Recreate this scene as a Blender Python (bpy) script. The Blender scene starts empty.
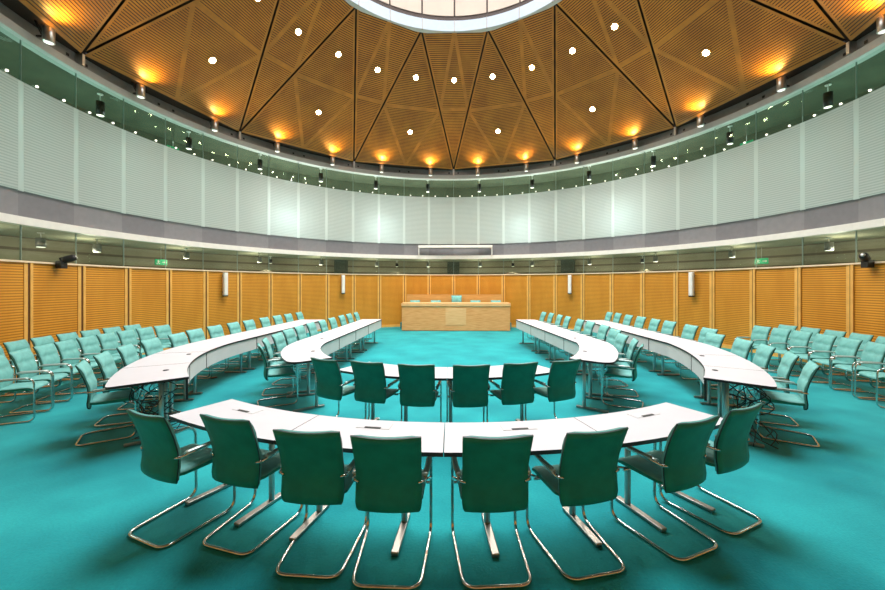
import bpy, math, random
from math import sin, cos, pi, radians, hypot, atan2, sqrt, degrees
from mathutils import Vector, Matrix
random.seed(7)
SC = bpy.context.scene
COL = SC.collection

# ------------------------------------------------------------------ helpers
def tag(o, label=None, cat=None, group=None, kind=None):
    if label: o['label'] = label
    if cat: o['category'] = cat
    if group: o['group'] = group
    if kind: o['kind'] = kind
    return o

def empty(name, loc=(0, 0, 0), rz=0.0, parent=None):
    o = bpy.data.objects.new(name, None)
    o.empty_display_size = .1
    COL.objects.link(o)
    o.location = loc
    o.rotation_euler = (0, 0, rz)
    if parent: o.parent = parent
    return o

def copy_tree(o, parent=None):
    c = o.copy()
    COL.objects.link(c)
    if parent: c.parent = parent
    for ch in o.children:
        copy_tree(ch, c)
    return c

class MB:
    """collects vertices and faces, links them as one mesh object"""
    def __init__(self):
        self.v, self.f, self.m, self.s = [], [], [], []
    def face(self, idx, mi=0, smooth=False):
        self.f.append(tuple(idx)); self.m.append(mi); self.s.append(smooth)
    def box(self, x0, x1, y0, y1, z0, z1, mi=0, M=None):
        b = len(self.v)
        P = [(x0, y0, z0), (x1, y0, z0), (x1, y1, z0), (x0, y1, z0), (x0, y0, z1), (x1, y0, z1), (x1, y1, z1), (x0, y1, z1)]
        if M is not None: P = [tuple(M @ Vector(p)) for p in P]
        self.v += P
        for q in ((0, 3, 2, 1), (4, 5, 6, 7), (0, 1, 5, 4), (1, 2, 6, 5), (2, 3, 7, 6), (3, 0, 4, 7)):
            self.face([b + i for i in q], mi)
        return self
    def prism(self, inner, outer, z0, z1, mt=0, me=1, mb=None):
        """strip prism between two polylines"""
        n = len(inner); b = len(self.v)
        for (p, q) in zip(inner, outer):
            self.v += [(p[0], p[1], z0), (q[0], q[1], z0), (p[0], p[1], z1), (q[0], q[1], z1)]
        mb = mt if mb is None else mb
        for i in range(n - 1):
            a, c = b + 4 * i, b + 4 * i + 4
            self.face((a + 2, c + 2, c + 3, a + 3), mt)
            self.face((a, a + 1, c + 1, c), mb)
            self.face((a, c, c + 2, a + 2), me)
            self.face((a + 1, a + 3, c + 3, c + 1), me)
        a = b; self.face((a, a + 2, a + 3, a + 1), me)
        a = b + 4 * (n - 1); self.face((a, a + 1, a + 3, a + 2), me)
        return self
    def lathe(self, prof, n=20, M=None, mi=0, smooth=True, a0=0, a1=2 * pi):
        """profile [(r,z)] around z"""
        b = len(self.v); full = abs(a1 - a0 - 2 * pi) < 1e-6
        m = n if full else n + 1
        for i in range(m):
            a = a0 + (a1 - a0) * i / n
            for r, z in prof:
                p = Vector((r * cos(a), r * sin(a), z))
                if M is not None: p = M @ p
                self.v.append(tuple(p))
        k = len(prof)
        for i in range(n):
            j = (i + 1) % m
            for t in range(k - 1):
                self.face((b + i * k + t, b + j * k + t, b + j * k + t + 1, b + i * k + t + 1), mi, smooth)
        return self
    def tube(self, path, r, n=8, closed=False, mi=0, sx=1.0, sy=1.0, caps=True):
        P = [Vector(p) for p in path]
        b = len(self.v); N = len(P)
        T = []
        for i in range(N):
            if closed: d = P[(i + 1) % N] - P[i - 1]
            else: d = P[min(i + 1, N - 1)] - P[max(i - 1, 0)]
            T.append(d.normalized())
        up = Vector((0, 0, 1))
        if abs(T[0].dot(up)) > .95: up = Vector((1, 0, 0))
        nrm = (up - T[0] * up.dot(T[0])).normalized()
        for i in range(N):
            nrm = (nrm - T[i] * nrm.dot(T[i])).normalized()
            bi = T[i].cross(nrm)
            for k in range(n):
                a = 2 * pi * k / n
                self.v.append(tuple(P[i] + nrm * (r * sy * cos(a)) + bi * (r * sx * sin(a))))
        for i in range(N if closed else N - 1):
            j = (i + 1) % N
            for k in range(n):
                l = (k + 1) % n
                self.face((b + i * n + k, b + i * n + l, b + j * n + l, b + j * n + k), mi, True)
        if caps and not closed:
            self.face([b + k for k in range(n)][::-1], mi)
            self.face([b + (N - 1) * n + k for k in range(n)], mi)
        return self
    def build(self, name, mats, parent=None, bevel=0):
        me = bpy.data.meshes.new(name)
        me.from_pydata(self.v, [], self.f)
        if not isinstance(mats, (list, tuple)): mats = [mats]
        for m in mats: me.materials.append(m)
        me.polygons.foreach_set('material_index', self.m)
        me.polygons.foreach_set('use_smooth', self.s)
        import bmesh
        bm = bmesh.new(); bm.from_mesh(me)
        bmesh.ops.recalc_face_normals(bm, faces=bm.faces[:])
        bm.to_mesh(me); bm.free()
        me.update()
        o = bpy.data.objects.new(name, me)
        COL.objects.link(o)
        if parent: o.parent = parent
        if bevel:
            md = o.modifiers.new('bevel', 'BEVEL'); md.width = bevel; md.segments = 2
            md.limit_method = 'ANGLE'; md.angle_limit = radians(40)
        return o

def fillet(pts, r, n=5):
    P = [Vector(p) for p in pts]; out = [P[0]]
    for i in range(1, len(P) - 1):
        a, b, c = P[i - 1], P[i], P[i + 1]
        u = (a - b); w = (c - b)
        ang = u.angle(w); d = min(r / math.tan(ang / 2), u.length * .48, w.length * .48)
        p, q = b + u.normalized() * d, b + w.normalized() * d
        for k in range(n + 1):
            t = k / n
            out.append(p * (1 - t) ** 2 + b * 2 * t * (1 - t) + q * t * t)
    out.append(P[-1])
    return [tuple(x) for x in out]

def pol(az, r, z=0.0):                       # room polar: az in degrees from +Y (far wall) towards +X (right)
    a = radians(az); return (r * sin(a), r * cos(a), z)

CX, CY = -.15, -.95                          # centre of the horseshoe of tables
def fp(a, r):                                # furniture polar: degrees from -Y towards +X
    a = radians(a); return (CX + r * sin(a), CY - r * cos(a))

# ------------------------------------------------------------------ materials
def new_mat(name):
    m = bpy.data.materials.new(name); m.use_nodes = True
    nt = m.node_tree; b = nt.nodes['Principled BSDF']
    return m, nt, b

def noise_col(nt, c0, c1, scale, stretch=(1, 1, 1), detail=4, lo=.35, hi=.65, coord='Object'):
    tc = nt.nodes.new('ShaderNodeTexCoord'); mp = nt.nodes.new('ShaderNodeMapping')
    mp.inputs['Scale'].default_value = stretch
    nz = nt.nodes.new('ShaderNodeTexNoise'); nz.inputs['Scale'].default_value = scale; nz.inputs['Detail'].default_value = detail
    cr = nt.nodes.new('ShaderNodeValToRGB')
    cr.color_ramp.elements[0].position = lo; cr.color_ramp.elements[1].position = hi
    cr.color_ramp.elements[0].color = (*c0, 1); cr.color_ramp.elements[1].color = (*c1, 1)
    nt.links.new(tc.outputs[coord], mp.inputs[0]); nt.links.new(mp.outputs[0], nz.inputs['Vector'])
    nt.links.new(nz.outputs['Fac'], cr.inputs[0])
    return cr.outputs[0], nz, mp, tc

def mat(name, c, rough=.5, metal=0.0, var=.06, scale=8, spec=.5, bump=0.0, bscale=200):
    m, nt, b = new_mat(name)
    c0 = tuple(max(0, x * (1 - var)) for x in c); c1 = tuple(min(1, x * (1 + var)) for x in c)
    out, *_ = noise_col(nt, c0, c1, scale)
    nt.links.new(out, b.inputs['Base Color'])
    b.inputs['Roughness'].default_value = rough; b.inputs['Metallic'].default_value = metal
    b.inputs['Specular IOR Level'].default_value = spec
    if bump:
        tc = nt.nodes.new('ShaderNodeTexCoord'); nz = nt.nodes.new('ShaderNodeTexNoise'); nz.inputs['Scale'].default_value = bscale
        bp = nt.nodes.new('ShaderNodeBump'); bp.inputs['Strength'].default_value = bump
        nt.links.new(tc.outputs['Object'], nz.inputs['Vector']); nt.links.new(nz.outputs['Fac'], bp.inputs['Height'])
        nt.links.new(bp.outputs[0], b.inputs['Normal'])
    return m

def emis(name, c, s):
    m, nt, b = new_mat(name)
    b.inputs['Base Color'].default_value = (*c, 1)
    b.inputs['Emission Color'].default_value = (*c, 1); b.inputs['Emission Strength'].default_value = s
    return m

def slat_mat(name, wood0, wood1, gap, period, duty, rough=.45, grain=(1, 1, 1), gscale=6, spec=.4):
    """horizontal slats: stripes along world z, wood tone by noise"""
    m, nt, b = new_mat(name)
    wood, nz, mp, tc = noise_col(nt, wood0, wood1, gscale, grain)
    sx = nt.nodes.new('ShaderNodeSeparateXYZ'); nt.links.new(tc.outputs['Object'], sx.inputs[0])
    d = nt.nodes.new('ShaderNodeMath'); d.operation = 'DIVIDE'; d.inputs[1].default_value = period
    nt.links.new(sx.outputs['Z'], d.inputs[0])
    fr = nt.nodes.new('ShaderNodeMath'); fr.operation = 'FRACT'; nt.links.new(d.outputs[0], fr.inputs[0])
    lt = nt.nodes.new('ShaderNodeMath'); lt.operation = 'LESS_THAN'; lt.inputs[1].default_value = duty
    nt.links.new(fr.outputs[0], lt.inputs[0])
    mx = nt.nodes.new('ShaderNodeMix'); mx.data_type = 'RGBA'
    nt.links.new(lt.outputs[0], mx.inputs['Factor']); mx.inputs['A'].default_value = (*gap, 1)
    nt.links.new(wood, mx.inputs['B']); nt.links.new(mx.outputs['Result'], b.inputs['Base Color'])
    b.inputs['Roughness'].default_value = rough; b.inputs['Specular IOR Level'].default_value = spec
    return m

M = {}
M['carpet'] = None
def carpet():
    m, nt, b = new_mat('teal_carpet')
    out, nz, mp, tc = noise_col(nt, (.003, .195, .225), (.014, .325, .352), 1.3, detail=8, lo=.3, hi=.7)
    n2 = nt.nodes.new('ShaderNodeTexNoise'); n2.inputs['Scale'].default_value = 60; n2.inputs['Detail'].default_value = 4
    nt.links.new(tc.outputs['Object'], n2.inputs['Vector'])
    mx = nt.nodes.new('ShaderNodeMix'); mx.data_type = 'RGBA'; mx.blend_type = 'MULTIPLY'; mx.inputs['Factor'].default_value = .35
    nt.links.new(out, mx.inputs['A']); nt.links.new(n2.outputs['Fac'], mx.inputs['B'])
    ad = nt.nodes.new('ShaderNodeMix'); ad.data_type = 'RGBA'; ad.blend_type = 'MULTIPLY'; ad.inputs['Factor'].default_value = 1
    ad.inputs['B'].default_value = (1.25, 1.25, 1.25, 1)
    nt.links.new(mx.outputs['Result'], ad.inputs['A'])
    nt.links.new(ad.outputs['Result'], b.inputs['Base Color'])
    b.inputs['Roughness'].default_value = .9; b.inputs['Specular IOR Level'].default_value = .15
    b.inputs['Sheen Weight'].default_value = .35; b.inputs['Sheen Tint'].default_value = (.42, .80, .78, 1); b.inputs['Sheen Roughness'].default_value = .4
    bp = nt.nodes.new('ShaderNodeBump'); bp.inputs['Strength'].default_value = .25; bp.inputs['Distance'].default_value = .01
    nt.links.new(n2.outputs['Fac'], bp.inputs['Height']); nt.links.new(bp.outputs[0], b.inputs['Normal'])
    return m
M['carpet'] = carpet()
M['white_top'] = mat('white_laminate', (.60, .585, .625), .35, var=.015, scale=3)
M['black_edge'] = mat('black_edging', (.012, .012, .014), .5)
M['panel'] = mat('pale_grey_panel', (.60, .59, .585), .5, var=.03, scale=4)
M['glass_line'] = mat('glass_edge_green', (.20, .27, .23), .3)
M['foot'] = mat('dull_chrome_foot', (.34, .33, .31), .34, 1.0, var=.05)
M['chrome'] = mat('chrome', (.62, .62, .60), .16, 1.0, var=.03)
M['alu'] = mat('brushed_aluminium', (.50, .60, .58), .35, .5, var=.05)
M['leg'] = mat('pale_steel_leg', (.40, .55, .55), .35, .5, var=.05)
M['pale_teal'] = mat('pale_teal_upholstery', (.145, .40, .375), .62, var=.10, scale=14, bump=.08, bscale=300, spec=.35)
M['shaded_teal'] = mat('shaded_teal_upholstery', (.010, .225, .155), .5, var=.12, scale=8, bump=.05, bscale=260, spec=.35)  # same teal with shade painted in, for chair rears; also seat undersides
M['piping'] = mat('dark_piping', (.004, .04, .035), .5)
M['dome_wood'] = mat('dome_wood_board', (.46, .165, .012), .45, var=.16, scale=3)
M['dome_slat'] = slat_mat('dome_slats', (.43, .150, .010), (.58, .225, .018), (.08, .024, .004), .038, .62, grain=(1, 1, .4), gscale=1.6)
M['dark_gap'] = mat('dark_brown_gap', (.030, .012, .005), .7)
M['wall_slat'] = slat_mat('wall_slats', (.60, .25, .022), (.70, .31, .034), (.36, .14, .012), .05, .62, grain=(1, 1, .3), gscale=3)
M['fin_gap'] = mat('brown_fin_gap', (.13, .05, .012), .7)
M['wall_fin'] = mat('light_wood_fin', (.74, .40, .095), .4, var=.08, scale=5)
M['cap'] = mat('pale_wood_cap', (.80, .62, .42), .4, var=.05)
def veneer(name, c0, c1):
    m, nt, b = new_mat(name)
    out, *_ = noise_col(nt, c0, c1, 3.0, (1, 1, 14), detail=6)
    nt.links.new(out, b.inputs['Base Color']); b.inputs['Roughness'].default_value = .42
    return m
M['desk'] = veneer('desk_veneer', (.66, .29, .09), (.80, .41, .16))
M['desk_light'] = veneer('desk_light_veneer', (.72, .38, .15), (.84, .50, .23))
M['back_veneer'] = veneer('back_veneer', (.56, .28, .07), (.66, .35, .11))
M['ledge'] = mat('white_ledge', (.80, .77, .72), .5, var=.03)
M['ring_fascia'] = mat('pale_ring_fascia', (.50, .475, .45), .5, var=.03)
M['ring_grey'] = mat('grey_ring_steel', (.26, .25, .245), .4, .3, var=.06)
M['spandrel0'] = mat('grey_spandrel', (.185, .18, .197), .45, var=.04)
M['spandrel1'] = mat('grey_spandrel_light', (.225, .22, .235), .45, var=.04)
M['gallery_ceiling'] = mat('dark_olive_ceiling', (.060, .075, .042), .8, var=.15, scale=2)
M['corridor_ceiling'] = mat('beige_corridor_ceiling', (.40, .38, .27), .8, var=.05)
M['corridor_wall'] = slat_mat('corridor_wall_louvres', (.29, .25, .175), (.36, .32, .23), (.17, .13, .09), .30, .78, rough=.7, gscale=1.2)
M['gallery_wall'] = mat('gallery_wall', (.62, .63, .57), .8, var=.05, scale=1)
M['dark_door'] = mat('dark_green_door', (.075, .085, .065), .5)
M['black'] = mat('black_metal', (.010, .010, .011), .45)
M['white_plastic'] = mat('white_plastic', (.85, .82, .78), .45, var=.02)
M['steel'] = mat('satin_steel', (.55, .54, .52), .28, .9, var=.04)
M['drum'] = mat('beige_drum_panel', (.44, .345, .28), .7, var=.05, scale=1.5)
M['drum_ring'] = mat('pale_blue_white_ring', (.30, .35, .42), .4, var=.03)
M['green_sign'] = emis('green_sign', (.0, .30, .12), .5)
M['lens_warm'] = emis('warm_lamp_lens', (1, .80, .52), 60)
M['lens_glint_soft'] = emis('soft_lens_and_glint', (1, .93, .80), 2.2)
M['lens_low'] = emis('dim_lamp_lens', (1, .95, .88), .9)
M['lens_up'] = emis('uplight_lens', (1, .75, .35), 12)
M['skylight'] = emis('skylight_glow', (.93, .97, 1), 1.2)

def glass_clear():
    m, nt, b = new_mat('clear_glass')
    out = nt.nodes['Material Output']
    tr = nt.nodes.new('ShaderNodeBsdfTransparent'); tr.inputs[0].default_value = (.86, .92, .87, 1)
    gl = nt.nodes.new('ShaderNodeBsdfGlossy'); gl.inputs['Roughness'].default_value = .03; gl.inputs[0].default_value = (.8, .95, .88, 1)
    lw = nt.nodes.new('ShaderNodeLayerWeight'); pw = nt.nodes.new('ShaderNodeMath'); pw.operation = 'POWER'; pw.inputs[1].default_value = 4
    fr = nt.nodes.new('ShaderNodeMath'); fr.operation = 'MULTIPLY_ADD'; fr.inputs[1].default_value = .45; fr.inputs[2].default_value = .02
    nt.links.new(lw.outputs['Facing'], pw.inputs[0]); nt.links.new(pw.outputs[0], fr.inputs[0])
    mx = nt.nodes.new('ShaderNodeMixShader')
    nt.links.new(fr.outputs[0], mx.inputs[0]); nt.links.new(tr.outputs[0], mx.inputs[1]); nt.links.new(gl.outputs[0], mx.inputs[2])
    nt.links.new(mx.outputs[0], out.inputs[0])
    return m
M['glass'] = glass_clear()
def glass_frost(name, c_line, c_gap, tl):
    m, nt, b = new_mat(name)
    out = nt.nodes['Material Output']
    tc = nt.nodes.new('ShaderNodeTexCoord'); sx = nt.nodes.new('ShaderNodeSeparateXYZ'); nt.links.new(tc.outputs['Object'], sx.inputs[0])
    d = nt.nodes.new('ShaderNodeMath'); d.operation = 'DIVIDE'; d.inputs[1].default_value = .055; nt.links.new(sx.outputs['Z'], d.inputs[0])
    fr = nt.nodes.new('ShaderNodeMath'); fr.operation = 'FRACT'; nt.links.new(d.outputs[0], fr.inputs[0])
    lt = nt.nodes.new('ShaderNodeMath'); lt.operation = 'LESS_THAN'; lt.inputs[1].default_value = .6; nt.links.new(fr.outputs[0], lt.inputs[0])
    mc = nt.nodes.new('ShaderNodeMix'); mc.data_type = 'RGBA'; mc.inputs['A'].default_value = (*c_gap, 1); mc.inputs['B'].default_value = (*c_line, 1)
    nt.links.new(lt.outputs[0], mc.inputs['Factor'])
    df = nt.nodes.new('ShaderNodeBsdfDiffuse'); nt.links.new(mc.outputs['Result'], df.inputs[0])
    ts = nt.nodes.new('ShaderNodeBsdfTranslucent'); nt.links.new(mc.outputs['Result'], ts.inputs[0])
    m1 = nt.nodes.new('ShaderNodeMixShader'); m1.inputs[0].default_value = tl
    nt.links.new(df.outputs[0], m1.inputs[1]); nt.links.new(ts.outputs[0], m1.inputs[2])
    gl = nt.nodes.new('ShaderNodeBsdfGlossy'); gl.inputs['Roughness'].default_value = .25
    m2 = nt.nodes.new('ShaderNodeMixShader'); m2.inputs[0].default_value = .07
    nt.links.new(m1.outputs[0], m2.inputs[1]); nt.links.new(gl.outputs[0], m2.inputs[2])
    nt.links.new(m2.outputs[0], out.inputs[0])
    return m
M['frost'] = glass_frost('frosted_glass', (.67, .715, .685), (.52, .58, .555), .45)
M['frost_seam'] = glass_frost('frosted_seam', (.74, .79, .76), (.74, .79, .76), .55)

# ------------------------------------------------------------------ camera
YAW = .0242
cam_d = bpy.data.cameras.new('camera'); cam = bpy.data.objects.new('camera', cam_d); COL.objects.link(cam)
cam.location = (-.10, -7.808, 1.80)
cam.rotation_euler = (pi / 2, 0, YAW)
cam_d.sensor_width = 36; cam_d.lens = 365.64 * 36 / 885
cam_d.shift_y = -(295 - 284.9) / 885
cam_d.clip_start = .05
SC.camera = cam
EYE = (-.10, -7.808, 1.80)
def at_height(x, y, z):                      # where the sight line through a photo point meets the level z
    d = 365.64 * (1.8 - z) / (y - 284.9); a = (x - 442.5) / 365.64 * d
    return (EYE[0] + a * cos(YAW) - d * sin(YAW), EYE[1] + a * sin(YAW) + d * cos(YAW))

# ------------------------------------------------------------------ room shell
R = 8.2
ZW = 2.24                                    # top of wood wall
def ring_mb(mb, prof, n=96, mi=0, smooth=True, az0=0, az1=360):
    """lathe of a closed (r,z) outline over an azimuth range"""
    full = az1 - az0 >= 360
    b = len(mb.v); m = n if full else n + 1; k = len(prof)
    for i in range(m):
        az = az0 + (az1 - az0) * i / n
        for r, z in prof: mb.v.append(pol(az, r, z))
    for i in range(n):
        j = (i + 1) % m
        for t in range(k):
            u = (t + 1) % k
            mb.face((b + i * k + t, b + j * k + t, b + j * k + u, b + i * k + u), mi, False)
    if not full:
        mb.face([b + t for t in range(k)], mi); mb.face([b + n * k + t for t in range(k)][::-1], mi)
    return mb
def struct(o): o['kind'] = 'structure'; return o

fl = MB(); ring_mb(fl, [(.001, -.12), (10.7, -.12), (10.7, 0), (.001, 0)], 96)
struct(fl.build('floor', M['carpet']))

# timber wall, one child panel per 7.5 degrees
for wname, k0, k1 in (('wall_left', -14, -6), ('wall_far', -6, 6), ('wall_right', 6, 14), ('wall_near', 14, 34)):
    w = struct(empty(wname))
    for k in range(k0, k1):
        a0, a1 = 7.5 * k, 7.5 * (k + 1)
        mb = MB(); ring_mb(mb, [(R, .10), (R + .06, .10), (R + .06, ZW - .02), (R, ZW - .02)], 3, az0=a0 + .22, az1=a1 - .22)
        p = mb.build('timber_panel', M['wall_slat'], w)
        if wname != 'wall_near':
            mb = MB(); A = Matrix.Rotation(-radians(a0), 4, 'Z')
            mb.box(.022, .075, R - .03, R + .05, .10, ZW - .02, 0, A)
            mb.build('timber_fin', M['wall_fin'], w)
            mb = MB(); mb.box(-.075, .022, R - .012, R + .055, .10, ZW - .02, 0, A)
            mb.box(-.006, .022, R - .014, R + .0, .10, ZW - .02, 1, A)
            mb.build('fin_recess', [M['wall_fin'], M['fin_gap']], w)
    mb = MB(); ring_mb(mb, [(R + .06, 0), (R + .12, 0), (R + .12, ZW - .02), (R + .06, ZW - .02)], (k1 - k0) * 2, az0=7.5 * k0, az1=7.5 * k1)
    mb.build('wall_backing', M['dark_gap'], w)
mb = MB(); ring_mb(mb, [(R - .02, 0), (R + .06, 0), (R + .06, .10), (R - .02, .10)], 96)
struct(mb.build('baseboard_1', M['wall_fin']))
mb = MB(); ring_mb(mb, [(R - .035, ZW - .02), (R + .16, ZW - .02), (R + .16, ZW + .015), (R - .035, ZW + .015)], 96)
struct(mb.build('trim_1', M['cap']))

# ledge of the gallery: slab soffit, white nosing
mb = MB(); ring_mb(mb, [(8.26, 2.94), (8.44, 2.94), (8.44, 3.09), (8.26, 3.09)], 96)
struct(mb.build('trim_2', M['ledge']))
mb = MB(); ring_mb(mb, [(8.44, 2.96), (10.6, 2.96), (10.6, 3.06), (8.44, 3.06)], 96)
struct(mb.build('ceiling_corridor', M['corridor_ceiling']))
mb = MB(); ring_mb(mb, [(8.55, 3.50), (10.6, 3.50), (10.6, 3.60), (8.55, 3.60)], 96)
struct(mb.build('floor_gallery', M['spandrel0']))
# outer walls behind the glass
mb = MB(); ring_mb(mb, [(10.5, 0), (10.7, 0), (10.7, 3.0), (10.5, 3.0)], 96)
struct(mb.build('wall_corridor', M['corridor_wall']))
mb = MB(); ring_mb(mb, [(10.5, 3.0), (10.7, 3.0), (10.7, 7.0), (10.5, 7.0)], 96)
struct(mb.build('wall_gallery', M['gallery_wall']))
mb = MB(); ring_mb(mb, [(8.44, 6.60), (10.7, 6.60), (10.7, 6.75), (8.44, 6.75)], 96)
struct(mb.build('ceiling_gallery', M['gallery_ceiling']))
# grey bulkhead at the back of the gallery under its ceiling
mb = MB(); ring_mb(mb, [(10.3, 5.6), (10.5, 5.6), (10.5, 6.6), (10.3, 6.6)], 96)
struct(mb.build('trim_3', M['gallery_ceiling']))

# glazing, one window per 7.5 degrees
GR = 8.31
n = 0
for k in range(-15, 15):
    n += 1
    a0, a1 = 7.5 * k, 7.5 * (k + 1)
    w = struct(empty('window_%d' % n))
    def pane(name, z0, z1, m, g=.04, r0=GR, r1=GR + .015):
        mb = MB(); ring_mb(mb, [(r0, z0), (r1, z0), (r1, z1), (r0, z1)], 4, az0=a0 + g, az1=a1 - g)
        return mb.build(name, m, w)
    pane('lower_pane', ZW + .016, 2.94, M['glass'])
    pane('spandrel_panel', 3.09, 3.60, M['spandrel0' if k % 2 else 'spandrel1'], 0, GR + .05, GR + .09)
    pane('frosted_pane', 3.60, 5.66, M['frost'], .36)
    pane('clear_pane', 5.66, 6.44, M['glass'])
    mb = MB(); ring_mb(mb, [(GR + .001, 3.58), (GR + .02, 3.58), (GR + .02, 5.66), (GR + .001, 5.66)], 1, az0=a0 - .36, az1=a0 + .36)
    mb.build('seam_strip', M['frost_seam'], w)
    mb = MB(); ring_mb(mb, [(GR - .004, ZW + .02), (GR + .02, ZW + .02), (GR + .02, 2.93), (GR - .004, 2.93)], 1, az0=a0 - .05, az1=a0 + .05)
    ring_mb(mb, [(GR - .004, 5.66), (GR + .02, 5.66), (GR + .02, 6.43), (GR - .004, 6.43)], 1, az0=a0 - .04, az1=a0 + .04)
    mb.build('glass_edge', M['glass_line'], w)
    mb = MB()
    for da in (1.9, 5.6):
        x, y, z = pol(a0 + da, GR - .02, 5.70)
        mb.lathe([(0, -.022), (.02, -.016), (.024, 0), (.02, .016), (0, .022)], 8, Matrix.Translation((x, y, z)))
    mb.build('clamp_glint', M['lens_glint_soft'], w)  # glowing dots at the clamps, painting in lamp reflections

# dark doors in the corridor wall
for i, az in enumerate((-30, 0, 30)):
    mb = MB(); A = Matrix.Rotation(-radians(az), 4, 'Z')
    mb.box(-.3, .3, 10.36, 10.49, 0, 2.95, 0, A); mb.box(.2, .24, 10.30, 10.36, 1.0, 1.12, 0, A)
    d = struct(mb.build('door_%d' % (i + 1), M['dark_door']))

# steel ring under the dome
mb = MB(); ring_mb(mb, [(8.20, 6.44), (8.46, 6.44), (8.46, 6.60), (8.20, 6.60)], 96)
struct(mb.build('trim_4', M['ring_fascia']))
mb = MB(); ring_mb(mb, [(8.30, 6.60), (8.36, 6.60), (8.36, 6.86), (8.30, 6.86)], 96)
for az in range(0, 360, 15):
    A = Matrix.Rotation(-radians(az), 4, 'Z')
    if az % 30 == 0: mb.box(-.03, .03, 8.14, 8.31, 6.60, 6.85, 1, A)
    for dx in (-.2, .2):
        mb.box(dx - .03, dx + .03, 8.285, 8.301, 6.69, 6.75, 2, A)
struct(mb.build('trim_5', [M['ring_grey'], M['steel'], M['black']]))
mb = MB(); ring_mb(mb, [(8.30, 6.86), (10.7, 6.86), (10.7, 7.0), (8.30, 7.0)], 96)
struct(mb.build('roof', M['dark_gap']))  # unseen slab over the gallery, put in to keep outside light out

# ------------------------------------------------------------------ dome: 24 triangular facets
ZB, ZT, RT = 6.83, 10.01, 4.11
dome = struct(empty('ceiling'))
Bn = [Vector(pol(30 * k, R, ZB)) for k in range(12)]
Tn = [Vector(pol(15 + 30 * k, RT, ZT)) for k in range(12)]
def inset(tri, d):
    a, b, c = tri
    la, lb, lc = (b - c).length, (c - a).length, (a - b).length
    I = (a * la + b * lb + c * lc) / (la + lb + lc)
    area = (b - a).cross(c - a).length / 2; r = 2 * area / (la + lb + lc)
    t = 1 - d / r
    return [I + (p - I) * t for p in tri]
def facet(tri):
    mb = MB()
    tri = inset(tri, .028)
    def addtri(ps, inner, mi_b=0, mi_i=1):
        b = len(mb.v); mb.v += [tuple(p) for p in ps] + [tuple(p) for p in inner]
        for i in range(3):
            j = (i + 1) % 3
            mb.face((b + i, b + j, b + 3 + j, b + 3 + i), mi_b)
        mb.face((b + 3, b + 4, b + 5), mi_i)
    a, b, c = tri
    ab, bc, ca = (a + b) / 2, (b + c) / 2, (c + a) / 2
    for sub in ((a, ab, ca), (ab, b, bc), (ca, bc, c), (ab, bc, ca)):
        addtri(list(sub), inset(list(sub), .055))
    return mb.build('ceiling_panel', [M['dome_wood'], M['dome_slat']], dome)
for k in range(12):
    facet([Bn[k], Bn[(k + 1) % 12], Tn[k]])
    facet([Tn[k - 1], Bn[k], Tn[k]])
# dark shell behind the facets
mb = MB(); b = len(mb.v)
off = Vector((0, 0, .10))
mb.v += [tuple(p + off) for p in Bn] + [tuple(p + off) for p in Tn]
for k in range(12):
    j = (k + 1) % 12
    mb.face((k, j, 12 + k)); mb.face((12 + k - 1 if k else 23, k, 12 + k))
for k in range(12):
    p, q = Bn[k], Bn[(k + 1) % 12]
    for i in range(6):
        t0, t1 = i / 6, (i + 1) / 6
        u0, u1 = p.lerp(q, t0), p.lerp(q, t1)
        w0, w1 = Vector(pol(30 * (k + t0), 8.34)), Vector(pol(30 * (k + t1), 8.34))
        b = len(mb.v)
        mb.v += [(u0.x, u0.y, ZB + .05), (u1.x, u1.y, ZB + .05), (w1.x, w1.y, ZB + .03), (w0.x, w0.y, ZB + .03)]
        mb.face((b, b + 1, b + 2, b + 3))
mb.build('ceiling_shell', M['dark_gap'], dome)
# oculus ring and drum
mb = MB(); ring_mb(mb, [(3.96, 9.96), (4.13, 9.96), (4.13, 10.30), (3.96, 10.30)], 96)
for az in range(0, 360, 15):
    mb.box(-.02, .02, 3.945, 4.0, 9.955, 10.30, 1, Matrix.Rotation(-radians(az), 4, 'Z'))
struct(mb.build('trim_6', [M['drum_ring'], M['ring_grey']]))
mb = MB(); ring_mb(mb, [(4.02, 10.30), (4.20, 10.30), (4.20, 10.48), (4.02, 10.48)], 96)
struct(mb.build('trim_7', M['dark_gap']))
dr = struct(empty('wall_drum'))
for k in range(24):
    mb = MB(); ring_mb(mb, [(4.0, 10.48), (4.1, 10.48), (4.1, 13.0), (4.0, 13.0)], 4, az0=15 * k + .4, az1=15 * k + 14.6)
    mb.build('drum_panel', M['drum'], dr)
    mb = MB(); mb.box(-.03, .03, 4.03, 4.12, 10.48, 13.0, 0, Matrix.Rotation(-radians(15 * k), 4, 'Z'))
    mb.build('drum_joint', M['dark_gap'], dr)
mb = MB(); ring_mb(mb, [(.001, 13.0), (4.2, 13.0), (4.2, 13.05), (.001, 13.05)], 48)
struct(mb.build('window_skylight', M['skylight']))

# ------------------------------------------------------------------ lamps of the building
def ordn(i): return ['first', 'second', 'third', 'fourth', 'fifth', 'sixth', 'seventh', 'eighth', 'ninth', 'tenth', 'eleventh', 'twelfth', 'thirteenth', 'fourteenth', 'fifteenth', 'sixteenth'][i]
def light(kind, name, loc, energy, color=(1, 1, 1), rot=None, size=.1, angle=90, blend=.6):
    d = bpy.data.lights.new(name, kind); d.energy = energy; d.color = color
    if kind == 'AREA': d.shape = 'DISK'; d.size = size
    else: d.shadow_soft_size = size
    if kind == 'AREA' and angle < 180: d.spread = radians(angle)
    if kind == 'SPOT': d.spot_size = radians(angle); d.spot_blend = blend
    o = bpy.data.objects.new(name, d); COL.objects.link(o); o.location = loc
    if rot is not None: o.rotation_euler = rot
    return o
def aim(v): return Vector(v).to_track_quat('-Z', 'Y').to_euler()

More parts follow.
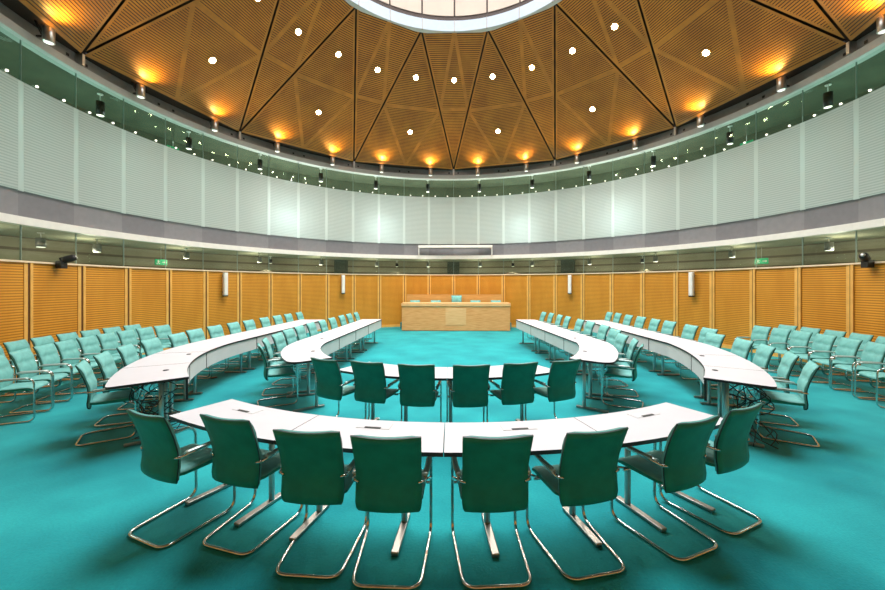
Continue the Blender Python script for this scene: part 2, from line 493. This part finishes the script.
def make_downlight():
    r = empty('ceiling_downlight')
    mb = MB(); mb.lathe([(.075, 0), (.105, 0), (.105, .02), (.075, .05)], 20); mb.build('trim_ring', M['wall_fin'], r)
    mb = MB(); mb.lathe([(0, -.004), (.078, -.004), (.078, .02), (0, .02)], 20); mb.build('lens', M['lens_warm'], r)
    return r
dl0 = make_downlight(); used = False
FACETS = [(Bn[k], Bn[(k + 1) % 12], Tn[k]) for k in range(12)] + [(Tn[k - 1], Bn[k], Tn[k]) for k in range(12)]
from mathutils.geometry import intersect_ray_tri
def dome_point(az, r):
    """point of the faceted dome straight above the plan position, with the facet's inward normal"""
    x, y, _ = pol(az, r)
    for a, b, c in FACETS:
        h = intersect_ray_tri(a, b, c, Vector((0, 0, 1)), Vector((x, y, 0)), True)
        if h is not None:
            n = (b - a).cross(c - a).normalized()
            return h, (n if n.z < 0 else -n)
def place_downlight(az, r, label):
    global used
    o = dl0 if not used else copy_tree(dl0); used = True
    p, nrm = dome_point(az, r)
    o.location = p + nrm * .022
    o.rotation_euler = (-nrm).to_track_quat('Z', 'Y').to_euler()
    tag(o, label, 'downlight', 'lit downlights set in the timber dome')
    light('SPOT', 'downlight_beam', p + nrm * .10, 255, (1, .92, .82), aim((nrm + Vector((0, 0, -1.2)))), .06, 130, .8)
for i in range(-5, 6):
    place_downlight(15 * i, 5.2 + .0, 'lit round downlight, upper ring of the timber dome, ' + ('above the desk axis' if i == 0 else '%s %s of the desk axis' % (ordn(abs(i) - 1), 'left' if i < 0 else 'right')))
for az, lab in ((-74.4, 'third left'), (-44.5, 'second left'), (-14.8, 'first left'), (14.8, 'first right'), (44.5, 'second right'), (74.4, 'third right')):
    place_downlight(az, 6.74, 'lit round downlight, lower ring of the timber dome, %s of the desk axis' % lab)

def make_uplight():
    r = empty('ring_spotlight')
    mb = MB(); mb.lathe([(0, -.13), (.085, -.13), (.09, -.12), (.09, .15), (.08, .16), (.07, .15), (.07, .10), (0, .10)], 24); mb.build('housing', M['steel'], r)
    mb = MB(); mb.lathe([(0, -.134), (.07, -.134), (.07, -.128), (0, -.128)], 20); mb.build('lower_lens', M['lens_low'], r)
    mb = MB(); mb.lathe([(0, .105), (.066, .105), (.066, .115), (0, .115)], 20); mb.build('upper_lens', M['lens_up'], r)
    mb = MB(); mb.box(-.012, .012, .088, .22, -.03, .0); mb.tube([(-.03, .10, .0), (-.10, .16, .22)], .012); mb.tube([(.03, .10, .0), (-.06, .17, .24)], .01)
    mb.build('bracket', M['black'], r)
    return r
up0 = make_uplight(); used = False
UPAZ = [-96.5, -81.6, -66.6, -51.6, -36.6, -22.2, -7.2, 7.4, 22.1, 36.5, 51.5, 66.2, 81.2, 96]
for i, az in enumerate(UPAZ):
    o = up0 if not used else copy_tree(up0); used = True
    o.location = pol(az, 7.96, 6.63); o.rotation_euler = (0, 0, -radians(az))
    j = i - 7 if i >= 7 else 6 - i
    tag(o, 'silver uplight on the ring below the dome, %s %s of the desk axis' % (ordn(j), 'right' if i >= 7 else 'left'), 'spotlight', 'silver uplights on the ring below the dome')
    light('SPOT', 'uplight_beam', pol(az, 7.74, 6.80), 50, (1, .70, .20), aim(Vector(pol(az, -.50, .86))), .05, 150, .9)

def make_pendant(name, m, h=.34, r=.085, stem=.2):
    e = empty(name)
    mb = MB(); mb.lathe([(0, 0), (r, 0), (r, h), (0, h)], 18); mb.build('housing', m, e)
    mb = MB(); mb.lathe([(0, -.006), (r * .85, -.006), (r * .85, .004), (0, .004)], 16); mb.build('lens', M['lens_glint_soft'], e)
    mb = MB(); mb.tube([(0, 0, h), (0, 0, h + stem)], .012, 6); mb.lathe([(0, h + stem - .02), (.06, h + stem - .02), (.06, h + stem), (0, h + stem)], 12); mb.build('stem', M['white_plastic'], e)
    return e
p0 = make_pendant('pendant_spotlight', M['black']); used = False
for i in range(-6, 6):
    az = 7.5 + 15 * i
    o = p0 if not used else copy_tree(p0); used = True
    o.location = pol(az, 9.0, 6.6 - .54)
    j = i if i >= 0 else -1 - i
    tag(o, 'black cylinder spotlight behind the upper glass, %s %s of the desk axis' % (ordn(j), 'right' if i >= 0 else 'left'), 'spotlight', 'black spotlights hanging behind the upper glass')
p1 = make_pendant('corridor_pendant', M['ring_grey'], .20, .085, .12); used = False
LOW = [-89.5, -82, -67.2, -52, -37, -22, -7.3, 7.7, 22.3, 37.2, 52.4, 67.1, 81.7]
nl = 0
for i, az in enumerate(LOW):
    o = p1 if not used else copy_tree(p1); used = True
    o.location = pol(az, 9.2, 2.96 - .32)
    j = i - 7 if i >= 7 else 6 - i
    tag(o, 'grey cylinder lamp above the timber wall, %s %s of the desk axis' % (ordn(j), 'right' if i >= 7 else 'left'), 'lamp', 'grey cylinder lamps in the lower corridor')
p2 = make_pendant('wall_washer', M['black'], .16, .07, .12); used = False
for az, lab in ((-47.4, 'outer one on the left'), (-15.6, 'inner one on the left'), (16.3, 'inner one on the right'), (47.5, 'outer one on the right')):
    o = p2 if not used else copy_tree(p2); used = True
    o.location = pol(az, 10.1, 2.96 - .28)
    tag(o, 'small black lamp washing the corridor wall with light, ' + lab, 'lamp', 'wall washing lamps of the corridor')
    light('SPOT', 'wall_washer_beam', pol(az, 10.15, 2.64), 60, (1, .92, .78), aim(Vector(pol(az, .12, -1))), .03, 110, .4)

# ------------------------------------------------------------------ chairs
def make_chair(back_h=1.0):
    root = empty('conference_chair')
    prof = [(-.158, .390), (-.176, .398), (-.186, .42), (-.188, .46), (-.180, .52), (-.178, .57), (-.184, .63), (-.199, .69), (-.206, .715), (-.214, .74), (-.232, .79), (-.254, .845), (-.278, .90)]
    prof = [(y, z if z < .5 else .5 + (z - .5) * back_h) for y, z in prof]
    wid = [.165, .185, .197, .203, .203, .202, .201, .201, .202, .203, .205, .207, .208]
    NU = 8
    def shell(off0, off1, groove=False, grow=0.0):
        mb = MB(); rows = len(prof)
        nr = []
        for i in range(rows):
            a = prof[max(i - 1, 0)]; c = prof[min(i + 1, rows - 1)]
            t = Vector((c[0] - a[0], c[1] - a[1])).normalized(); nr.append((t.y, -t.x))   # towards the sitter
        for s, offv in ((0, off0), (1, off1)):
            for i in range(rows):
                for u in range(NU + 1):
                    q = -1 + 2 * u / NU
                    o_ = offv
                    if s and groove:
                        if i == 8: o_ -= .018 * (1 - q ** 4)
                        if i in (6, 10): o_ += .005
                        o_ -= .012 * q ** 6
                        if i in (0, rows - 1): o_ -= .010
                    y = prof[i][0] + nr[i][0] * o_ + .020 * q * q
                    z = prof[i][1] + nr[i][1] * o_
                    if i == rows - 1: z += .014 * q * q - .012 + grow
                    if i == rows - 1 and abs(q) == 1: z -= .006
                    mb.v.append(((wid[i] + grow) * q, y, z))
        st = rows * (NU + 1)
        for i in range(rows - 1):
            for u in range(NU):
                a = i * (NU + 1) + u
                mb.face((a, a + 1, a + NU + 2, a + NU + 1), 0, True)
                mb.face((st + a, st + a + NU + 1, st + a + NU + 2, st + a + 1), 0, True)
        for i in range(rows - 1):
            for u in (0, NU):
                a = i * (NU + 1) + u
                mb.face((a, a + NU + 1, st + a + NU + 1, st + a), 1)
        for i in (0, rows - 1):
            for u in range(NU):
                a = i * (NU + 1) + u
                mb.face((a, a + 1, st + a + 1, st + a), 1)
        return mb
    bk = shell(.010, .036, True).build('backrest', [M['pale_teal'], M['pale_teal']], root)
    cv = shell(.0, .010, False, .004).build('shaded_back', [M['shaded_teal'], M['piping']], bk)
    cv['label'] = 'rear of the backrest, shade painted into its teal'
    # seat cushion with waterfall front
    mb = MB()
    sp = [(-.150, .442, .470), (-.10, .436, .470), (0, .432, .470), (.10, .430, .474), (.18, .432, .474), (.225, .430, .462), (.245, .428, .440)]
    for y, z0, z1 in sp:
        for q in (-1, -.9, -.45, 0, .45, .9, 1):
            w = .208 if y > -.12 else .19
            if y > .23: w = .20
            dz = .010 * q * q
            mb.v.append((w * q, y, z0 + (0.012 if abs(q) == 1 else 0)))
            mb.v.append((w * q, y, z1 + dz - (.014 if abs(q) == 1 else 0)))
    for i in range(len(sp) - 1):
        for u in range(6):
            a = i * 14 + u * 2
            mb.face((a + 1, a + 3, a + 17, a + 15), 0, True)
            mb.face((a, a + 14, a + 16, a + 2), 1, True)
        for u in (0, 6):
            a = i * 14 + u * 2
            mb.face((a, a + 1, a + 15, a + 14), 1)
    for i in (0, len(sp) - 1):
        for u in range(6):
            a = i * 14 + u * 2
            mb.face((a, a + 2, a + 3, a + 1), 0 if i else 1)
    mb.build('seat', [M['pale_teal'], M['shaded_teal']], root)
    # cantilever tube: arm - front post - floor runner - rear bar - runner - post - arm
    mb = MB(); X = .232; za = .600
    path = [(-X + .012, -.155, za - .012), (-X, -.02, za), (-X, .255, za), (-X, .262, .013), (-.205, -.262, .013), (.205, -.262, .013), (X, .262, .013), (X, .255, za), (X, -.02, za), (X - .012, -.155, za - .012)]
    mb.tube(fillet(path, .085, 7), .0115, 8)
    mb.tube([(-X, .15, .418), (X, .15, .418)], .010, 6)
    for s in (-1, 1):
        mb.tube(fillet([(s * X, .262, .30), (s * X, .25, .405), (s * (X - .06), .15, .418)], .03, 3), .009, 6)
        mb.tube([(s * (X - .012), -.15, za - .012), (s * .185, -.165, za - .02)], .010, 6)
    mb.build('frame', M['chrome'], root)
    for s in (-1, 1):
        mb = MB()
        mb.tube([(s * (X - .010), -.115, za + .006), (s * (X - .008), -.10, za + .010), (s * X, .0, za + .012), (s * X, .17, za + .012), (s * X, .20, za + .006)], .013, 8, sx=1.5, sy=.8)
        mb.build('armrest', M['alu'], root)
    return root
chair0 = make_chair(); chair_used = False
def chair(top, facing, label, group, scale=1.0, z=0.0, src=None, vary=.0):
    """top: plan position of the middle of the backrest's top edge; facing: plan direction the sitter looks"""
    global chair_used
    if src is None:
        o = chair0 if not chair_used else copy_tree(chair0); chair_used = True
    else: o = src
    f = Vector((facing[0], facing[1])).normalized()
    if vary:
        a = random.uniform(-vary, vary); f = Vector((f.x * cos(a) - f.y * sin(a), f.x * sin(a) + f.y * cos(a)))
    o.location = (top[0] + f.x * .27 * scale, top[1] + f.y * .27 * scale, z)
    o.rotation_euler = (0, 0, atan2(-f.x, f.y)); o.scale = (scale,) * 3
    tag(o, label, 'chair', group)
    return o
# front row: eight, backs to the viewer
FRONT = [(-2.25, -5.32, -21), (-1.645, -5.385, -15.5), (-.995, -5.595, -3), (-.49, -5.665, -1), (.18, -5.645, 4.5), (.81, -5.545, 13.5), (1.56, -5.345, 23), (2.09, -5.075, 26)]
for i, (x, y, e) in enumerate(FRONT):
    e = radians(e)
    chair((x, y), (-sin(e), cos(e)), 'shade-tinted teal chair back at the nearest table, %s from the left' % ordn(i), 'chairs at the nearest curved table')
# middle row: six
MID = [(-1.66, -3.43, -26), (-1.10, -3.57, -15), (-.50, -3.70, -4), (.13, -3.71, 5.5), (.71, -3.59, 14), (1.29, -3.43, 24)]
for i, (x, y, e) in enumerate(MID):
    e = radians(e)
    chair((x, y), (-sin(e), cos(e)), 'shade-tinted teal chair back at the small middle table, %s from the left of its row' % ordn(i), 'chairs at the small middle table')
# side tables
def side_chairs(sg, radius, arcs, straight, offs, tname, nside, group):
    idx = 0
    for a in arcs:
        p = fp(sg * a, radius)
        f = (CX - p[0], CY - p[1])
        t = radians((5, 3, 1, 0, 0)[idx]) * -sg; f = (f[0] * cos(t) - f[1] * sin(t), f[0] * sin(t) + f[1] * cos(t))
        chair(p, f, lab_side(idx, nside, tname), group, vary=.05); idx += 1
    for y, of in zip(straight, offs):
        p = (CX + sg * of, y)
        chair(p, (-sg, -.03), lab_side(idx, nside, tname), group, vary=.05); idx += 1
def lab_side(i, side, tname):
    return 'pale teal armchair behind %s on the %s, %s from near end' % (tname, side, ordn(i))
side_chairs(-1, 5.06, [57.0, 64.5, 72, 79.5, 87.5], [-.55, .12, .80, 1.38, 2.15, 2.80, 3.40, 4.10], [5.17, 5.2, 5.2, 5.15, 5.15, 5.1, 5.05, 5.0], 'outer table', 'left', 'chairs at the left outer table')
side_chairs(1, 4.95, [58.6, 66.5, 74.5, 81.5, 90], [-.12, .5, 1.38, 1.92, 2.65, 3.26, 3.95, 4.36], [5.42, 5.45, 5.5, 5.45, 5.45, 5.4, 5.4, 5.3], 'outer table', 'right', 'chairs at the right outer table')
side_chairs(-1, 3.20, [63, 74.5, 86.5], [-.50, .12, .80, 1.42, 2.10, 2.9, 3.50, 4.05], [3.28, 3.32, 3.33, 3.28, 3.25, 3.23, 3.18, 3.1], 'inner table', 'left', 'chairs at the left inner table')
side_chairs(1, 3.20, [64.5, 76, 87.5], [-.33, .42, 1.24, 1.80, 2.65, 3.24, 3.92, 4.36], [3.4, 3.5, 3.5, 3.45, 3.4, 3.35, 3.28, 3.15], 'inner table', 'right', 'chairs at the right inner table')
# audience rows along the wall
SA = .95
def audience(azs, r, row, side):
    for i, az in enumerate(azs):
        x, y, _ = pol(az, r)
        chair((x, y), (-x, -y), 'pale teal armchair in %s row along %s wall, %s from near end' % (row, side, ordn(i)), 'audience chairs in the %s row at the %s wall' % (row, side), SA)
audience([-117.3, -113, -108.8, -105.1, -101, -97.2, -93.2, -89.2, -85.4], 6.90, 'front', 'left')
audience([-107.5, -103.9, -100.2, -96.4, -92.7, -89.0, -85.3], 7.68, 'back', 'left')
audience([108.6, 104.2, 100.0, 95.9, 91.8, 88.0, 84.3], 7.05, 'front', 'right')
audience([101.5, 97.9, 94.3, 90.6, 86.9, 83.2], 7.84, 'back', 'right')

# ------------------------------------------------------------------ tables
TOPZ = .73
def tleg(mb_parent, p, d, length=.44, m='leg', foot='foot'):
    """T leg: column, floor bar and top bar along plan direction d"""
    e = empty('table_leg', (p[0], p[1], 0), atan2(d[1], d[0]), mb_parent)
    mb = MB()
    mb.tube([(-.11, 0, .03), (-.11, 0, TOPZ - .05)], .024, 12)
    mb.box(-length * .5, length * .38, -.018, .018, TOPZ - .055, TOPZ - .03)
    mb.build('column', M[m], e)
    mb = MB(); mb.box(-length / 2, length / 2, -.026, .026, .004, .030)
    mb.build('foot', M[foot], e, .006)
def table(name, inner, outer, label, cat, group, legs, panel=None, marks=()):
    cx = sum(p[0] for p in inner + outer) / (2 * len(inner)); cy = sum(p[1] for p in inner + outer) / (2 * len(inner))
    r = empty(name, (cx, cy, 0))
    loc = lambda p: (p[0] - cx, p[1] - cy)
    mb = MB(); mb.prism([loc(p) for p in inner], [loc(p) for p in outer], TOPZ - .028, TOPZ, 0, 1, 1)
    mb.build('tabletop', [M['white_top'], M['black_edge']], r)
    for p, d in legs: tleg(r, loc(p), d)
    if panel:
        a, b_ = panel
        mb = MB(); mb.prism([loc(p) for p in a], [loc(p) for p in b_], .47, TOPZ - .03, 1, 0, 1)
        mb.v and mb.build('modesty_panel', [M['panel'], M['black_edge']], r)
        for q in (0, -1):
            (x0, y0), (x1, y1) = loc(a[q]), loc(b_[q])
            jb = MB(); A = Matrix.Translation((x0, y0, 0)) @ Matrix.Rotation(atan2(y1 - y0, x1 - x0), 4, 'Z')
            jb.box(-.004, .020, -.006, .006, .465, TOPZ - .03, 0, A); jb.build('panel_edge', M['black_edge'], r)
    for kind, p, ang in marks:
        p = loc(p)
        A = Matrix.Translation((p[0], p[1], TOPZ)) @ Matrix.Rotation(ang, 4, 'Z')
        mb = MB()
        if kind == 'slot':
            mb.box(-.13, .13, -.055, .055, 0, .0022, 1, A); mb.box(-.125, .125, -.05, .05, .0005, .003, 0, A); mb.box(-.062, .062, -.052, -.030, .001, .006, 2, A)
            mb.build('power_flap', [M['white_top'], M['panel'], M['black_edge']], r)
        else:
            mb.lathe([(0, .008), (.028, .008), (.034, .001)], 14, A); mb.build('cable_grommet', M['black_edge'], r)
    tag(r, label, cat, group)
    return r
def lin(a, b, n): return [a + (b - a) * i / n for i in range(n + 1)]
# nearest table: four segments
RI, RO = 4.015, 4.525
for i, (a0, a1) in enumerate(((-30, -15.04), (-14.96, -.04), (.04, 14.96), (15.04, 30))):
    A = lin(a0 + .0, a1 - .0, 8)
    lg = [(fp(x, 4.24), (sin(radians(x)), -cos(radians(x)))) for x in ((-28.2, -20.3), (-13.8, -4.2), (4.4, 13.8), (21.0, 28.4))[i]]
    mid = (a0 + a1) / 2
    table('curved_table', [fp(a, RI) for a in A], [fp(a, RO) for a in A],
          'white curved table segment at the front, %s from the left, flush power flap' % ordn(i), 'table', 'white segments of the nearest table', lg,
          marks=[('slot', fp((-24.2, -7.4, 7.7, 23.4)[i], 4.13), radians((-24.2, -7.4, 7.7, 23.4)[i]))])
# middle table: two segments
for i, (a0, a1) in enumerate(((-31.5, -.05), (.05, 31.5))):
    A = lin(a0, a1, 12)
    lg = [(fp(x, 2.42), (sin(radians(x)), -cos(radians(x)))) for x in ((-25.0, -13.1), (1.0, 24.6))[i]]
    table('curved_table', [fp(a, 2.10) for a in A], [fp(a, 2.67) for a in A],
          'white curved table segment in the small middle row, %s half' % ('left', 'right')[i], 'table', 'white segments of the middle table', lg)
# side tables: arc then straight
SHIFT = {-1: 0.0, 1: -.15}
def spath(sg, s, r0, k, arc0):
    """s<0: arc part (degrees before the arc's end), s>=0 straight (metres); returns f(radius)"""
    wd_ = (0 if sg < 0 else .17 if r0 > 3 else .11) * (1 if s >= 0 else max(0, 1 + s / 28) ** 2)
    if s < 0:
        a = radians(90 + s); return lambda r: (CX + SHIFT[sg] + (r + wd_) * sin(a) * sg, CY - (r + wd_) * cos(a))
    return lambda r: (CX + SHIFT[sg] + sg * (r + wd_ - k * s), CY + s)
def side_table(sg, ri, ro, a_start, cuts, k, tname, side, names, grom):
    segs = list(zip(cuts[:-1], cuts[1:]))
    for i, (s0, s1) in enumerate(segs):
        S = []
        if s0 < 0:
            e = min(s1, 0)
            S += lin(s0, e - .01, 14)
            if i == 0: S = [s0, s0 + .15, s0 + .4, s0 + .8, s0 + 1.3, s0 + 2, s0 + 3] + [x for x in S if x > s0 + 3.4]
            if s1 > 0: S += lin(.02, s1, 4)
        else: S = lin(s0, s1, 5)
        g = .12 if s0 < 0 and i else (.006 if s0 >= 0 else 0)
        S[0] += g
        inner = [spath(sg, s, ri, k, a_start)(ri) for s in S]
        def ro_(s):
            if i == 0:
                d = (s - s0) * pi / 180 * ro; rc = .17 if tname == 'inner' else .05
                if d < rc: return ro - rc + sqrt(max(0, rc * rc - (rc - d) ** 2))
            return ro
        outer = [spath(sg, s, ro, k, a_start)(ro_(s)) for s in S]
        pa = [spath(sg, s, ri, k, a_start)(ri + .012) for s in S]; pb = [spath(sg, s, ri, k, a_start)(ri + .03) for s in S]
        lg = []
        w = ro - ri
        for s in ((s0 + (2.6 if s0 < 0 else .15)), s1 - (.15 if s1 > 0 else 2.0)):
            f = spath(sg, s, ri, k, a_start); p, q = f(ri + w * .5), f(ri + w * .7)
            lg.append((p, (q[0] - p[0], q[1] - p[1])))
        marks = [('grommet', p, 0) for j, p in grom if j == i]
        table('curved_table' if s0 < 0 else 'straight_table', inner, outer,
              'white %s segment of the %s table on the %s, %s from its near end' % ('curved' if s0 < 0 else 'straight', tname, side, ordn(i)), 'table',
              'white segments of the %s %s table' % (side, tname), lg, (pa, pb), marks)
OC = [-41.5, -28.5, -15.5, .67, 1.9, 3.1, 4.35]
IC = [-41.5, -21, .65, 1.81, 2.95, 4.5]
side_table(-1, 4.02, 4.745, 48.5, OC, .035, 'outer', 'left', None, [(0, at_height(166, 370, .735)), (1, at_height(189, 354, .735))])
OC[0] = -39.4
side_table(1, 4.03, 4.66, 48.5, OC, .0, 'outer', 'right', None, [(0, at_height(715, 370, .735)), (1, at_height(702, 355.6, .735))])
side_table(-1, 2.28, 2.88, 48.5, IC, .035, 'inner', 'left', None, [(0, at_height(313, 351, .735)), (1, at_height(322, 338.5, .735))])
IC[0] = -37.5
side_table(1, 2.42, 3.0, 48.5, IC, .075, 'inner', 'right', None, [(0, at_height(585, 351, .735)), (1, at_height(575, 338, .735))])

# loose cables under the near ends of the outer tables, and floor boxes
def cable_bundle(c, n, label, side):
    mb = MB()
    for i in range(n):
        x, y = c[0] + random.uniform(-.22, .22), c[1] + random.uniform(-.25, .25)
        P = [Vector((x, y, .68))]
        for q in range(4):
            P.append(Vector((c[0] + random.uniform(-.2, .2), c[1] + random.uniform(-.2, .2), .55 - q * .13 + random.uniform(-.1, .05))))
        P.append(Vector((c[0] + random.uniform(-.25, .25), c[1] + random.uniform(-.25, .25), .012)))
        out = []
        for j in range(len(P) - 1):
            p0, p1, p2, p3 = P[max(j - 1, 0)], P[j], P[j + 1], P[min(j + 2, len(P) - 1)]
            for q in range(5):
                t = q / 5
                out.append(.5 * ((2 * p1) + (p2 - p0) * t + (2 * p0 - 5 * p1 + 4 * p2 - p3) * t * t + (3 * p1 - p0 - 3 * p2 + p3) * t ** 3))
        out.append(P[-1])
        mb.tube(out, .0055, 5)
    o = mb.build('cable_bundle', M['black'])
    tag(o, label, 'cables', kind='stuff')
cable_bundle(fp(-54, 4.33), 9, 'black tangle of cables hanging under the left outer table end', 'left')
cable_bundle(fp(54, 4.33), 9, 'black tangle of cables hanging under the right outer table end', 'right')
for (x, y), lab in (((193, 392), 'small black cable disc on the carpet beside the left outer table end'), ((214, 378), 'small black cable disc on the carpet further back beside the left outer table')):
    px, py = at_height(x, y, 0)
    mb = MB(); mb.lathe([(0, .014), (.05, .014), (.06, .004), (.06, 0), (0, 0)], 16, Matrix.Translation((px, py, .001)))
    tag(mb.build('floor_socket', M['black']), lab, 'floor socket', 'floor sockets by the left outer table')

# ------------------------------------------------------------------ presiding desk
DX = .075
dk = empty('presiding_desk', (DX, 6.85, 0))
mb = MB(); mb.box(-2.10, 2.10, -.385, -.345, .02, .96); mb.build('front_panel', M['desk'], dk)
mb = MB(); mb.box(-.40, .40, -.394, -.386, .24, .90); mb.build('centre_panel', M['desk_light'], dk)
mb = MB(); mb.box(-2.13, 2.13, -.41, .36, .97, 1.09); mb.build('desktop', M['desk_light'], dk, .004)
for s in (-1, 1):
    mb = MB(); mb.box(s * 2.12 - .03 * (s > 0) + 0, s * 2.12 + .03 * (s < 0), -.35, .34, .02, .965); mb.build('side_panel', M['desk'], dk)
mb = MB(); mb.box(-2.09, 2.09, -.37, .30, 0, .03); mb.build('plinth', M['dark_gap'], dk)
tag(dk, 'long light timber desk facing the room at the far wall', 'desk')
mb = MB(); mb.box(-1.98, 2.02, 7.58, 7.66, 0, 1.385); mb.box(-1.98, 2.02, 7.575, 7.665, 1.385, 1.40)
bs = mb.build('timber_screen', [M['back_veneer']])
tag(bs, 'low timber screen standing behind the chairs at the far desk', 'screen')
mb = MB(); mb.box(-2.2, 2.35, 7.20 - .02, 7.58, 0, .25)
struct(mb.build('floor_dais', M['carpet']))
for i, x in enumerate((414.8, 435.7, 475.5, 496)):
    px = EYE[0] + (x - 442.5) / 365.64 * 15.2 - 15.2 * sin(YAW)
    chair((px, 7.53), (0, -1), 'low teal chair top behind the far timber desk, %s' % ['leftmost one', 'second from the left', 'second from the right', 'rightmost one'][i], 'low chairs behind the far desk', 1.0, .25)
ec = make_chair(1.52); ec.name = 'high_back_chair'
chair((EYE[0] + (456.6 - 442.5) / 365.64 * 15.2 - 15.2 * sin(YAW), 7.50), (0, -1), 'taller teal chair at the middle of the far timber desk', None, 1.0, .25, src=ec)

# ------------------------------------------------------------------ wall fittings
sp0 = None
for i, (az, lab) in enumerate(((-63.7, 'far left one nearest the audience chairs'), (-33.3, 'one left of the desk'), (34.3, 'one right of the desk'), (63.8, 'far right one nearest the audience chairs'))):
    if sp0 is None:
        e = sp0 = empty('column_speaker')
        mb = MB(); mb.box(-.06, .06, -.10, .0, -.36, .36); mb.build('cabinet', M['white_plastic'], e, .012)
        mb = MB(); mb.box(-.048, .048, -.106, -.10, -.33, .30); mb.build('grille', M['ledge'], e)
        mb = MB(); mb.box(-.03, .03, .0, .07, -.30, -.22); mb.box(-.03, .03, .0, .07, .22, .30); mb.box(-.062, .062, -.09, 0, -.40, -.361); mb.build('bracket', M['black'], e)
    else: e = copy_tree(sp0)
    e.location = pol(az, R - .075, 1.83); e.rotation_euler = (0, 0, -radians(az))
    tag(e, 'slim white column speaker on the timber wall, ' + lab, 'speaker', 'white column speakers on the timber wall')
cm0 = None
for az, lab in ((-93.6, 'left'), (92.9, 'right')):
    if cm0 is None:
        e = cm0 = empty('wall_camera')
        mb = MB(); mb.box(-.07, .07, -.02, .10, -.10, .05); mb.box(-.04, .04, .05, .14, -.01, .03); mb.build('mount', M['black'], e, .01)
        mb = MB(); A = Matrix.Translation((.05, -.06, .10)) @ Matrix.Rotation(radians(65), 4, 'X') @ Matrix.Rotation(radians(30), 4, 'Y')
        mb.lathe([(0, -.10), (.06, -.10), (.07, -.06), (.07, .08), (.05, .11), (0, .11)], 18, A); mb.box(-.05, .05, -.05, .05, -.13, -.05, 0, A); mb.build('head', M['black'], e)
        mb = MB(); mb.lathe([(0, .112), (.035, .112), (.035, .125), (0, .125)], 14, A); mb.build('lens', M['steel'], e)
    else: e = copy_tree(cm0)
    e.location = pol(az, R - .14, 2.24); e.rotation_euler = (0, 0, -radians(az))
    tag(e, 'black swivelling camera mounted on top of the timber wall at the %s' % lab, 'camera', None)
# projection screen case above the desk
e = empty('screen_case', (.07, 8.02, 3.45))
mb = MB(); mb.box(-1.60, 1.60, -.06, .06, -.05, .06); mb.build('housing', M['white_plastic'], e, .015)
for s in (-1, 1):
    mb = MB(); mb.box(s * 1.58 - .018, s * 1.58 + .018, -.02, .02, -.36, -.05); mb.box(s * 1.58 - .018, s * 1.58 + .018, -.02, .20, -.36, -.34); mb.build('bracket', M['white_plastic'], e)
mb = MB(); mb.box(-1.5, 1.5, -.01, .01, -.08, -.05); mb.build('screen_edge', M['ring_grey'], e)
tag(e, 'long white roller screen case on posts above the far desk', 'screen case')
# exit signs
def exit_sign(az, r, z, label, zt):
    e = empty('exit_sign', pol(az, r, z), -radians(az))
    mb = MB(); mb.box(-.17, .17, -.015, .015, -.085, .085); mb.build('plate', M['green_sign'], e)
    mb = MB()
    mb.box(.03, .12, -.018, -.0155, -.012, .012); mb.v += [(.12, -.018, -.04), (.15, -.018, 0), (.12, -.018, .04)]; b = len(mb.v) - 3; mb.face((b, b + 1, b + 2))
    mb.box(-.10, -.07, -.018, -.0155, -.03, .035); mb.box(-.095, -.072, -.018, -.0155, .042, .064)
    mb.box(-.13, -.10, -.018, -.0155, -.065, -.03); mb.box(-.07, -.04, -.018, -.0155, -.05, -.03); mb.box(-.07, -.035, -.018, -.0155, .01, .025)
    mb.build('pictogram', M['white_plastic'], e)
    mb = MB(); mb.tube([(0, 0, .085), (0, 0, zt - z)], .008, 6); mb.build('hanger', M['steel'], e)
    tag(e, label, 'exit sign', 'green exit signs behind the glass')
exit_sign(-69.3, 9.3, 5.98, 'green exit sign behind the upper glass on the left', 6.6)
exit_sign(69.2, 9.3, 5.98, 'green exit sign behind the upper glass on the right', 6.6)
exit_sign(-70.3, 9.6, 2.50, 'green exit sign in the lower corridor on the left', 2.96)
exit_sign(70.5, 9.6, 2.50, 'green exit sign in the lower corridor on the right', 2.96)

# ------------------------------------------------------------------ light
light('AREA', 'skylight_light', (0, 0, 12.9), 1000, (.97, .98, 1), (0, 0, 0), 7.0, 120)
for i in range(16):
    az = -112.5 + 15 * i
    light('POINT', 'corridor_light', pol(az, 9.3, 2.50), 24, (1, .92, .74), None, .12)
    light('POINT', 'gallery_fill', pol(az, 9.6, 5.0), 76 if abs(az) < 60 else 50, (1, .97, .90) if abs(az) < 60 else (.58, 1, .93), None, .25)  # added fill lamps, greener at the sides to tint the frosted glass
for az in (-47.5, -21.5, 20, 46.5):
    light('POINT', 'gallery_glow', pol(az, 8.85, 4.25), 170, (.85, .95, 1), None, .2)
wd = bpy.data.worlds.new('world'); SC.world = wd; wd.use_nodes = True
wd.node_tree.nodes['Background'].inputs[0].default_value = (.8, .9, 1, 1)
wd.node_tree.nodes['Background'].inputs[1].default_value = .4

SC.view_settings.view_transform = 'Standard'
SC.view_settings.look = 'None'
SC.view_settings.exposure = 0.12
